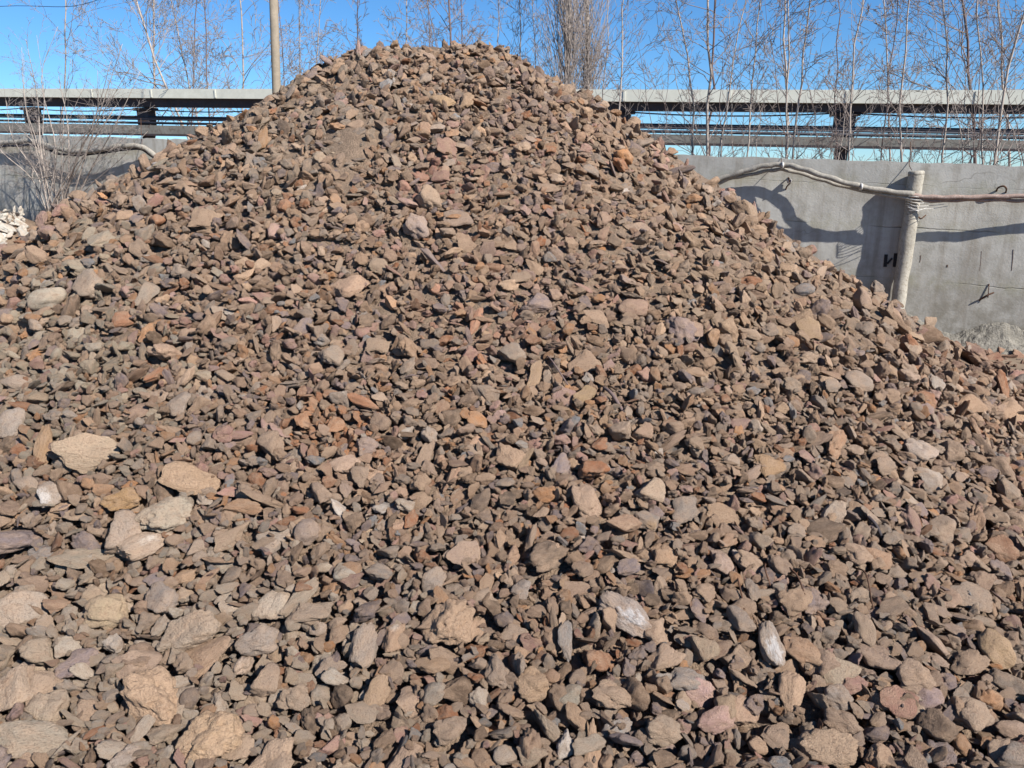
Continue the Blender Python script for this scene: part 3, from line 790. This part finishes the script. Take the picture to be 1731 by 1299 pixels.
# wire lashings
def wires(name, polys, r, mat, label, cat='wire', grp=None):
    b = MB()
    for P in polys: b.tube(spline(P, 8), r*.75, 5)
    o = b.build(name, mat, None, True); tag(o, label, cat, grp); return o
polys = []
for k in range(5):
    y = 331+k*4.2; polys.append([onwall(1531, y, -.14), onwall(1536, y+1, -.24), onwall(1548, y+2+k, -.26), onwall(1560+4*k, y+3+k*.5, -.2), onwall(1578+6*k, y+5-k, -.16)])
polys.append([onwall(1534, 350, -.28), onwall(1550, 356, -.3), onwall(1566, 352, -.2)])
polys.append([onwall(1536, 356, -.28), onwall(1553, 358, -.3), onwall(1551, 372, -.2), onwall(1556, 371, -.1)])
wires('lashing_wire', polys, .0042, M_WIRE, 'tangled light wire lashing the hoses to the leaning post')
wires('hanger_wire', [[onwall(1322, 236, .1), onwall(1322, 258, .02), onwall(1321, 270, -.02), onwall(1321, 284, -.19)]], .005, M_RUST, 'dark wire hooked over the wall above the highest arch of the hose', grp='hanger wires on the wall')
wires('hanger_wire', [[onwall(1539, 240, .1), onwall(1539, 262, .02), onwall(1537, 278, -.02), onwall(1541, 288, -.08)]], .005, M_RUST, 'dark wire hooked over the wall at the top of the leaning post', grp='hanger wires on the wall')
wires('hanger_wire', [[onwall(238, 200, .1), onwall(239, 225, .02), onwall(240, 236, -.02), onwall(240, 250, -.18)]], .006, M_RUST, 'dark wire hooked over the left wall where the pale hose meets the heap', grp='hanger wires on the wall')
o = D.objects.new('insulator', PROTO[BYK['round'][0]]); link(o); p = onwall(1334, 306, -.05); o.location = p; m = rad_px(8, p); o.scale = (m, m, m); o.color = (.75, .73, .7, 1)
tag(o, 'white knob fixed to the wall under the arch of the hose', 'knob')

# ------------------------------------------------------------------ pipe rack beyond the wall
KR = 6.5
rack = empty('pipe_rack', onwall(1428, 290, KR), 'long elevated pipe rack with pale beam crossing behind the wall', 'pipe rack')
rl = Vector(rack.location)
def line_on(pyL, pyR, k, sA=-8, sB=34):
    """world line through the two frame-edge pixels on the plane k behind the wall, extended"""
    a, c = onwall(0, pyL, k), onwall(1731, pyR, k); sa, sc = wallS(a), wallS(c)
    sl = (a.z-c.z)/(sa-sc)
    f = lambda s: wallpt(s, c.z+sl*(s-sc), k)
    return f
def beam(name, yt, yb, k, depth, mat):
    ft, fb = line_on(yt[0], yt[1], k), line_on(yb[0], yb[1], k); b = MB(); sA, sB = -8, 34
    V = []
    for s in (sA, sB):
        for dk in (0, depth):
            for f in (fb, ft):
                p = f(s); V.append(tuple(p-WN*dk))
    n = len(b.v); b.v += V; b.f += [(0,1,3,2),(4,6,7,5),(0,4,5,1),(2,3,7,6),(1,5,7,3),(0,2,6,4)]
    return b.build(name, mat, rack, origin=rl)
beam('top_beam', (150, 152.5), (164, 177), KR, .5, M_FASC)
beam('soffit_beam', (164.2, 177.3), (179, 192), KR+.12, .26, M_DARK)
beam('lower_beam', (207.5, 238), (222, 252), KR+.1, .16, M_BEAM2)
beam('lower_flange', (222.2, 252.3), (225, 256), KR+.06, .24, M_DARK)
for (yl, yr, r, k) in ((194.5, 222, .035, KR+.25), (198, 227, .02, KR+.1), (204, 233, .03, KR+.2)):
    f = line_on(yl, yr, k); b = MB(); b.tube([f(-8), f(34)], r, 8); b.build('pipe', M_CABLE, rack, True, rl)
sc_ = [wallS(onwall(px, 200, KR)) for px in (37, 230, 1428)]
step = sc_[0]-sc_[1]; print('rack cols', sc_)
cols = list(sc_); x_ = sc_[1]-step
nmid = max(1, round((sc_[1]-sc_[2])/step)); cols += [sc_[1]+(sc_[2]-sc_[1])*i/nmid for i in range(1, nmid) ]
vis = []
ftop = line_on(181, 190, KR+.1); flow = line_on(222, 250, KR+.1); fst = line_on(232, 262, KR+.1)
ffa, ffb = line_on(150.5, 153, KR-.003), line_on(163.5, 176.5, KR-.003)
for k_ in range(-3, 17):
    s_ = sc_[2]+(sc_[1]-sc_[2])*k_/8.3; a, c = ffa(s_), ffb(s_); b = MB(); b.box((a+c)/2+WN*.006, WT*.02, WN*.005, Vector((0, 0, (a.z-c.z)*.46))); b.build('joint_plate', M_FASC, rack, origin=rl)
for i, s in enumerate(cols):
    b = MB(); w = .19; a, c = ftop(s), flow(s)
    b.box((a+c)/2-WN*.25, WT*w, WN*.13, Vector((0, 0, (a.z-c.z)/2)))
    e = flow(s); b.box(Vector((e.x, e.y, e.z/2))-WN*.25, WT*.12, WN*.1, Vector((0, 0, e.z/2)))
    for dz in (.05, -.05): pass
    b.box(a-WN*.25+Vector((0, 0, -.03)), WT*.27, WN*.17, Vector((0, 0, .035)))
    b.box(c-WN*.25+Vector((0, 0, .02)), WT*.24, WN*.16, Vector((0, 0, .03)))
    b.build('column', M_DARK, rack, origin=rl)
srt = sorted(cols+[min(cols)-step, max(cols)+step])
b = MB()
for s0, s1 in zip(srt[:-1], srt[1:]):
    P = []
    for j in range(13):
        t = j/12; p = ftop(s0+(s1-s0)*t)-WN*.05; P.append(p+Vector((0, 0, -.02-.30*t*(1-t))))
    b.tube(P, .014, 5)
b.build('sagging_cable', M_CABLE, rack, True, rl)

# ------------------------------------------------------------------ utility pole and wire
pt = at(457, -160, 17); pbm = at(467, 135, 17); dirp = (pbm-pt)/(pt.z-pbm.z); foot = pbm+dirp*(pbm.z-.1)
root = empty('utility_pole', foot, 'weathered wooden utility pole rising behind the left shoulder of the heap', 'utility pole')
b = MB(); b.tube([foot+(pt-foot)*t for t in (0, .3, .6, 1)], [.105, .095, .088, .08], 14); b.build('pole_shaft', M_POLE, root, True, foot)
b = MB(); c = pt-Vector((0, 0, .25)); b.box(c, Vector((.8, 0, 0)), Vector((0, .05, 0)), Vector((0, 0, .06))); b.build('crossarm', M_POLE, root, origin=foot)
for dx in (-.7, 0, .7):
    b = MB(); q = c+Vector((dx, 0, .06)); b.tube([q, q+Vector((0, 0, .05)), q+Vector((0, 0, .08)), q+Vector((0, 0, .14))], [.02, .045, .03, .04], 10); b.build('insulator', M_POST, root, True, foot)
wires('overhead_wire', [[at(-300, 26, 30), at(0, 11, 27), at(160, 2, 24), c+Vector((-.7, 0, .18))]], .012, M_CABLE, 'thin overhead wire crossing the sky at the upper left', 'wire')

# ------------------------------------------------------------------ bare trees
TMIN = [.0024]
def branch(mb, p, d, L, r, rr, lev, maxlev, up, n=3, curl=.18, dens=1.0):
    """one curved branch with its side twigs"""
    m = 4 if lev < maxlev else 3
    pts = [p.copy()]; q = p.copy(); dd = d.normalized()
    for i in range(m):
        dd = (dd+Vector((rr.gauss(0, curl), rr.gauss(0, curl), rr.gauss(0, curl)+up*.22))).normalized()
        q = q+dd*(L/m); pts.append(q.copy())
    rads = [max(r*(1-.8*i/m), TMIN[0]) for i in range(m+1)]
    mb.tube(pts, rads, n, cap=False)
    if lev >= maxlev: return
    k = max(2, int((5 if lev == 1 else 4)*dens*rr.uniform(.7, 1.3)))
    for i in range(k):
        t = rr.uniform(.2, 1); x = t*m; j = min(int(x), m-1); a = pts[j].lerp(pts[j+1], x-j)
        ax = (pts[j+1]-pts[j]).normalized(); perp = ax.cross(Vector((rr.gauss(0, 1), rr.gauss(0, 1), rr.gauss(0, 1)))).normalized()
        nd = ax*math.cos(.65)+perp*math.sin(.65)
        branch(mb, a, nd, L*rr.uniform(.35, .62)*(1-.35*t), r*.5*(1-.5*t), rr, lev+1, maxlev, up, 3, curl, dens)
def tree(name, px_b, px_t, k, r, style, label, cat, grp, seed, z_extra=0, mat=None, twig=None, dens=1.0, py_b=262, pt_clip=8.0):
    rr_ = random.Random(seed); r = r*(.62 if style != 'poplar' else .8); TMIN[0] = .0026 if k < 5 else (.0045 if k < 12 else .006); ben = Vector((rr_.gauss(0, .35), rr_.gauss(0, .2), 0))*(0 if style == 'poplar' else 1)
    A = onwall(px_b, py_b, k); a, b_ = ray(px_t, 0); T = Vector((a*A.y, A.y, EYE+b_*A.y))
    d = (T-A); sl = d/d.z; z0 = .038*(5.5-max(min(A.x, 9), -14))-.15
    base = A+sl*(z0-A.z)
    Htot = {'sapling': rr_.uniform(1.25, 1.6), 'spread': 1.7, 'poplar': 2.2, 'shoot': rr_.uniform(.75, 1.05)}[style]*(T.z-z0)
    root = empty(name, base, label, cat, grp); tm = MB(); cm = MB()
    n = 16; pts = []; off = Vector((0, 0, 0)); wob = {'sapling': .014, 'spread': .03, 'poplar': .006, 'shoot': .02}[style]
    for i in range(n+1):
        pts.append(sl*(Htot*i/n)+ben*(math.sin(math.pi*1.2*i/n)*.35)+Vector((rr_.gauss(0, wob), rr_.gauss(0, wob), 0)) if i else Vector((0, 0, 0)))
    rads = [r*(1-.75*i/n) for i in range(n+1)]
    tm.tube(pts, rads, 7)
    if style in ('sapling', 'shoot'):
        nb = int((26 if style == 'sapling' else 14)*dens)
        for i in range(nb):
            t = rr_.uniform(.28 if style == 'sapling' else .2, .99); x = t*n; j = min(int(x), n-1); p = pts[j].lerp(pts[j+1], x-j)
            az = rr_.uniform(0, 6.283); el = rr_.uniform(.55, 1.05)
            dv = Vector((math.cos(az)*math.cos(el), math.sin(az)*math.cos(el), math.sin(el)))
            branch(cm, p, dv, Htot*rr_.uniform(.12, .24)*(1.25-t), r*.45*(1.15-t), rr_, 1, 2 if style == 'shoot' else 3, .2, 3, .26, .85)
    elif style == 'spread':
        for i in range(int(26*dens)):
            t = rr_.uniform(.22, .95); x = t*n; j = min(int(x), n-1); p = pts[j].lerp(pts[j+1], x-j)
            az = rr_.uniform(0, 6.283); el = rr_.uniform(.35, .95)
            dv = Vector((math.cos(az)*math.cos(el), math.sin(az)*math.cos(el), math.sin(el)))
            branch(cm, p, dv, Htot*rr_.uniform(.2, .38)*(1.2-t*.8), r*.45*(1.15-t), rr_, 0, 3, .3, 4, .2, 1.0)
    else:
        for i in range(int(110*dens)):
            t = rr_.uniform(.02, .97); x = t*n; j = min(int(x), n-1); p = pts[j].lerp(pts[j+1], x-j)
            az = rr_.uniform(0, 6.283); el = rr_.uniform(1.2, 1.42)
            dv = Vector((math.cos(az)*math.cos(el), math.sin(az)*math.cos(el), math.sin(el)))
            branch(cm, p, dv, Htot*rr_.uniform(.12, .26), r*.16, rr_, 1, 3, .8, 3, .07, .6)
    tm.build('trunk', mat or M_BARK, root, True); cm.build('crown', twig or M_TWIG, root, True)
    return root
GS = 'bare saplings rising behind the wall'; GB = 'bare trees standing beyond the pipe rack'
SAP = [ # px at wall top, px at frame top, metres behind the wall, radius, style, label
 (1030,1032,2.2,.022,'sapling','slender bare sapling nearest the right slope of the heap'),
 (1071,1068,1.6,.028,'sapling','straight bare sapling second out from the right slope of the heap'),
 (1092,1086,3.0,.016,'shoot','thin bare shoot third out from the right slope of the heap'),
 (1135,1134,1.8,.032,'sapling','straight grey sapling just left of the forked pale sapling'),
 (1187,1191,1.4,.042,'sapling','thickest pale straight sapling between the heap and the dark rack column'),
 (1209,1236,2.4,.02,'shoot','right leaning shoot close beside the thickest pale sapling'),
 (1237,1266,1.2,.024,'sapling','sapling leaning right midway between thickest sapling and hanger wire'),
 (1268,1292,1.6,.024,'sapling','curved sapling leaning right, next left of the hanger wire'),
 (1322,1300,2.6,.016,'shoot','thin left leaning shoot over the arch of the hose'),
 (1328,1332,1.5,.03,'sapling','upright sapling directly above the arch of the hose'),
 (1350,1374,1.1,.032,'sapling','strong sapling bending right, between hose arch and rack column'),
 (1404,1412,1.3,.02,'sapling','thin sapling touching the left edge of the dark rack column'),
 (1424,1450,1.0,.018,'shoot','shoot leaning right across the foot of the dark rack column'),
 (1475,1476,.8,.026,'sapling','straight dark sapling first to the right of the rack column'),
 (1492,1518,1.6,.02,'sapling','sapling leaning right between rack column and leaning post'),
 (1541,1538,.7,.03,'sapling','straight sapling rising right above the leaning post'),
 (1558,1590,1.2,.028,'sapling','sapling leaning right just beyond the leaning post'),
 (1600,1612,2.2,.016,'shoot','thin shoot midway between leaning post and thicket of stems'),
 (1640,1622,1.2,.018,'shoot','left leaning stem at the left side of the thicket'),
 (1655,1652,1.0,.022,'sapling','upright middle stem of the thicket over the right wall'),
 (1664,1690,1.4,.018,'shoot','right leaning stem of the thicket over the right wall'),
 (1684,1738,1.0,.034,'sapling','dark sapling leaning strongly right near the frame edge'),
 (1706,1700,1.8,.02,'shoot','rightmost upright shoot behind the wall'),
 (1168,1160,3.2,.014,'shoot','faint thin shoot next left of the thickest pale sapling'),
 (1292,1284,3.4,.014,'shoot','faint upright shoot between curved sapling and hose arch'),
 (1446,1438,3.2,.014,'shoot','faint upright shoot hugging the right side of the rack column'),
 (1112,1150,2.8,.014,'shoot','thin crooked shoot leaning right, crossing the straight grey sapling'),
 (1152,1120,2.0,.016,'shoot','thin shoot leaning left across the straight grey sapling'),
 (1250,1225,2.9,.014,'shoot','crooked left leaning shoot between the two right leaning saplings'),
 (1380,1350,2.4,.016,'shoot','left leaning shoot midway between hose arch and rack column'),
 (1524,1560,2.7,.014,'shoot','slim right leaning shoot left of the leaning post'),
 (1618,1580,1.9,.016,'shoot','left leaning slim shoot well right of the post'),
 (1648,1668,.8,.014,'shoot','short shoot at the heart of the thicket'),
 (1660,1634,1.7,.014,'shoot','left leaning shoot at the rear of the thicket'),
 (1672,1706,2.1,.014,'shoot','right leaning shoot at the rear of the thicket'),
 (1720,1680,2.6,.016,'shoot','left leaning shoot at the far right frame edge'),
]
for i, (a, b_, k, r, st, lab) in enumerate(SAP):
    tree('sapling', a, b_, k, r, st, lab, 'sapling', GS, 300+i, mat=M_BARKD if i % 3 == 2 else M_BARK, twig=M_TWIG)
BG = [
 (262,258,9,.06,'spread','bare tree with straight trunk over the left rack span',1.2,M_BARK),
 (335,236,8,.06,'spread','bare tree leaning strongly left, above the left rack',1.3,M_BARK),
 (352,290,10,.05,'sapling','leaning bare tree between the strongly leaning tree and the pole',1.6,M_BARK),
 (318,330,11,.05,'sapling','upright bare tree right of the leaning one at left',1.6,M_BARKD),
 (365,352,9,.045,'sapling','dark bare tree above where the rack meets the left slope',1.6,M_BARKD),
 (405,398,12,.06,'spread','twiggy bare tree last before the utility pole',1.1,M_BARK),
 (492,470,9,.03,'sapling','thin bare tree touching the right side of the pole',1.2,M_BARKD),
 (517,513,14,.045,'sapling','bare tree second right of the pole',1.5,M_BARK),
 (541,546,13,.045,'sapling','bare tree third right of the pole',1.5,M_BARK),
 (620,606,13,.055,'sapling','dark bare tree rising left of the summit',1.5,M_BARKD),
 (688,690,14,.05,'sapling','pale bare tree rising directly behind the summit',1.6,M_BARK),
 (735,722,16,.045,'sapling','bare tree just right of the summit stone',1.5,M_BARKD),
 (758,752,13,.07,'spread','forked bare tree, stouter, right of the summit',.8,M_BARKD),
 (776,778,14,.05,'sapling','dark companion trunk close beside the forked tree',1.4,M_BARKD),
 (848,846,15,.045,'sapling','thin bare tree midway between forked tree and poplars',1.4,M_BARK),
 (867,874,16,.05,'sapling','bare tree next left of the poplars',1.5,M_BARK),
 (903,898,17,.04,'sapling','faint bare tree left beside the broad poplar',1.3,M_BARK),
 (1188,1200,9,.055,'spread','large bare tree with dark forks beyond the thickest pale sapling',.9,M_BARKD),
 (1630,1610,10,.065,'spread','large bare tree with wide crown at upper right',1.15,M_BARKD),
 (1705,1690,12,.055,'spread','bare tree at the right frame edge behind the wide crown',.9,M_BARK),
 (1330,1325,13,.06,'spread','pale grey bare tree seen far beyond the hose arch',.7,M_BARK),
 (90,100,9,.05,'spread','bare tree far behind the bush at left',.6,M_BARK),
 (1500,1490,15,.05,'sapling','far bare tree between rack column and leaning post',1.3,M_BARK),
]
for i, (a, b_, k, r, st, lab, dn, mt) in enumerate(BG):
    tree('bare_tree', a, b_, k, r, st, lab, 'tree', GB, 500+i, mat=mt, twig=M_TWIGP if mt is M_BARK else M_TWIG, dens=dn)
tree('poplar_tree', 958, 960, 15, .16, 'poplar', 'broad bare poplar with upright branches above the right shoulder', 'poplar', GB, 701, mat=M_BARK, twig=M_TWIGP, dens=2.6)
tree('poplar_tree', 994, 992, 16, .12, 'poplar', 'slimmer poplar directly right of the broad poplar', 'poplar', GB, 702, mat=M_BARK, twig=M_TWIGP, dens=2.2)

# bush in front of the left wall
bp = onwall(96, 356, -.55); root = empty('bare_bush', bp, 'leafless twiggy bush growing against the left wall', 'bush')
TMIN[0] = .0016; rb = random.Random(77); cm = MB(); sm = MB()
for i in range(28):
    tx = rb.uniform(-30, 250) if i > 8 else (10, 40, 62, 98, 120, 140, 165, 190, 215)[i]
    ty = rb.uniform(60, 300) if i > 8 else (170, 90, 60, 45, 100, 150, 120, 190, 230)[i]
    e = onwall(tx, ty, -rb.uniform(.2, .9)); st = Vector((rb.uniform(-.22, .22), rb.uniform(-.1, .1), -.1))
    v = (e-bp)-st; m1 = st+v*.35+Vector((rb.gauss(0, .1), 0, abs(rb.gauss(0, .12)))); m2 = st+v*.7+Vector((rb.gauss(0, .1), rb.gauss(0, .08), rb.gauss(0, .06)))
    P = spline([st, m1, m2, st+v], 4); r = rb.uniform(.006, .015)
    sm.tube(P, [r*(1-.75*j/(len(P)-1)) for j in range(len(P))], 5)
    for q in range(11):
        t = rb.uniform(.2, 1)*(len(P)-1); j = min(int(t), len(P)-2); p = P[j].lerp(P[j+1], t-j); dv = (P[j+1]-P[j]).normalized()
        dv = dv+Vector((rb.gauss(0, .6), rb.gauss(0, .4), rb.gauss(0, .4))); branch(cm, p, dv, rb.uniform(.25, .6), .0032, rb, 1, 3, .1, 3, .2, .6)
sm.build('stems', M_BARK, root, True); cm.build('twigs', M_TWIGP, root, True)

# ------------------------------------------------------------------ scrap iron lying in the slag
def scrap(pxs, r, flat, label, name, cat, mat=M_RUST):
    pts = []
    for x, y, lift in pxs:
        X, Y, Z = march([x], [y], use_h=True); pts.append(Vector((float(X[0]), float(Y[0]), float(Z[0])+lift)))
    P = spline(pts, 6); b = MB(); b.tube(P, r, 8)
    o = b.build(name, mat, None, True); tag(o, label, cat, 'scrap metal and sticks caught in the slag'); return o
scrap([(1243,958,.0),(1247,985,.012),(1252,1005,.01),(1258,1030,.0)], .0028, 0, 'thin upright orange rusty rod right of the centre foreground', 'iron_rod', 'rod')
scrap([(1296,950,.0),(1292,975,.03),(1302,990,.0)], .0028, 0, 'small curved rusty wire beside the dark hollowed rock', 'iron_wire', 'wire')
scrap([(1335,960,.0),(1348,985,.02),(1362,1010,.0)], .0028, 0, 'bent rusty wire leaning on the rough brown orange boulder', 'iron_wire', 'wire')
scrap([(1466,872,.0),(1480,890,.006),(1492,912,.0)], .006, 0, 'stubby dark iron rod on the right slope', 'iron_rod', 'rod', M_DARK)
scrap([(1445,960,.0),(1462,985,.03),(1476,1030,.0)], .0028, 0, 'long thin bent wire below the bright orange topped slab', 'iron_wire', 'wire')
scrap([(1020,655,.0),(1035,680,.03),(1062,715,.01)], .007, 0, 'brown stick pointing down right from the irregular tan plate', 'stick', 'stick', M_BARKD)
scrap([(925,602,.0),(935,625,.03),(960,655,.01)], .0028, 0, 'thin twig beside the upright buff plate', 'stick', 'stick', M_BARKD)

# ------------------------------------------------------------------ light
AZ, EL = math.radians(47), math.radians(38)
sd = Vector((math.sin(AZ)*math.cos(EL), -math.cos(AZ)*math.cos(EL), math.sin(EL)))
sl = D.lights.new('sun', 'SUN'); sl.energy = 5.0; sl.angle = math.radians(.5); sl.color = (1, .965, .91)
so = D.objects.new('sun', sl); link(so); so.rotation_euler = sd.to_track_quat('Z', 'Y').to_euler()
w = D.worlds.new('World'); scene.world = w; w.use_nodes = True; nt = w.node_tree
bg = nt.nodes['Background']; sky = nt.nodes.new('ShaderNodeTexSky'); sky.sky_type = 'NISHITA'; sky.sun_disc = False
sky.sun_elevation = EL; sky.sun_rotation = math.atan2(sd.x, sd.y); sky.air_density = 1.0; sky.dust_density = .0; sky.ozone_density = 5.0; sky.altitude = 1500
hs = nt.nodes.new('ShaderNodeHueSaturation'); hs.inputs['Saturation'].default_value = 1.04; hs.inputs['Hue'].default_value = .497
mu = nt.nodes.new('ShaderNodeVectorMath'); mu.operation = 'MULTIPLY'; mu.inputs[1].default_value = (.76, 1.02, 1.24); nt.links.new(sky.outputs[0], mu.inputs[0]); nt.links.new(mu.outputs[0], hs.inputs['Color']); nt.links.new(hs.outputs[0], bg.inputs[0]); bg.inputs[1].default_value = .06
scene.view_settings.view_transform = 'Standard'; scene.view_settings.look = 'None'; scene.view_settings.exposure = .95; scene.view_settings.gamma = 1
scene.cycles.max_bounces = 5; scene.cycles.diffuse_bounces = 3
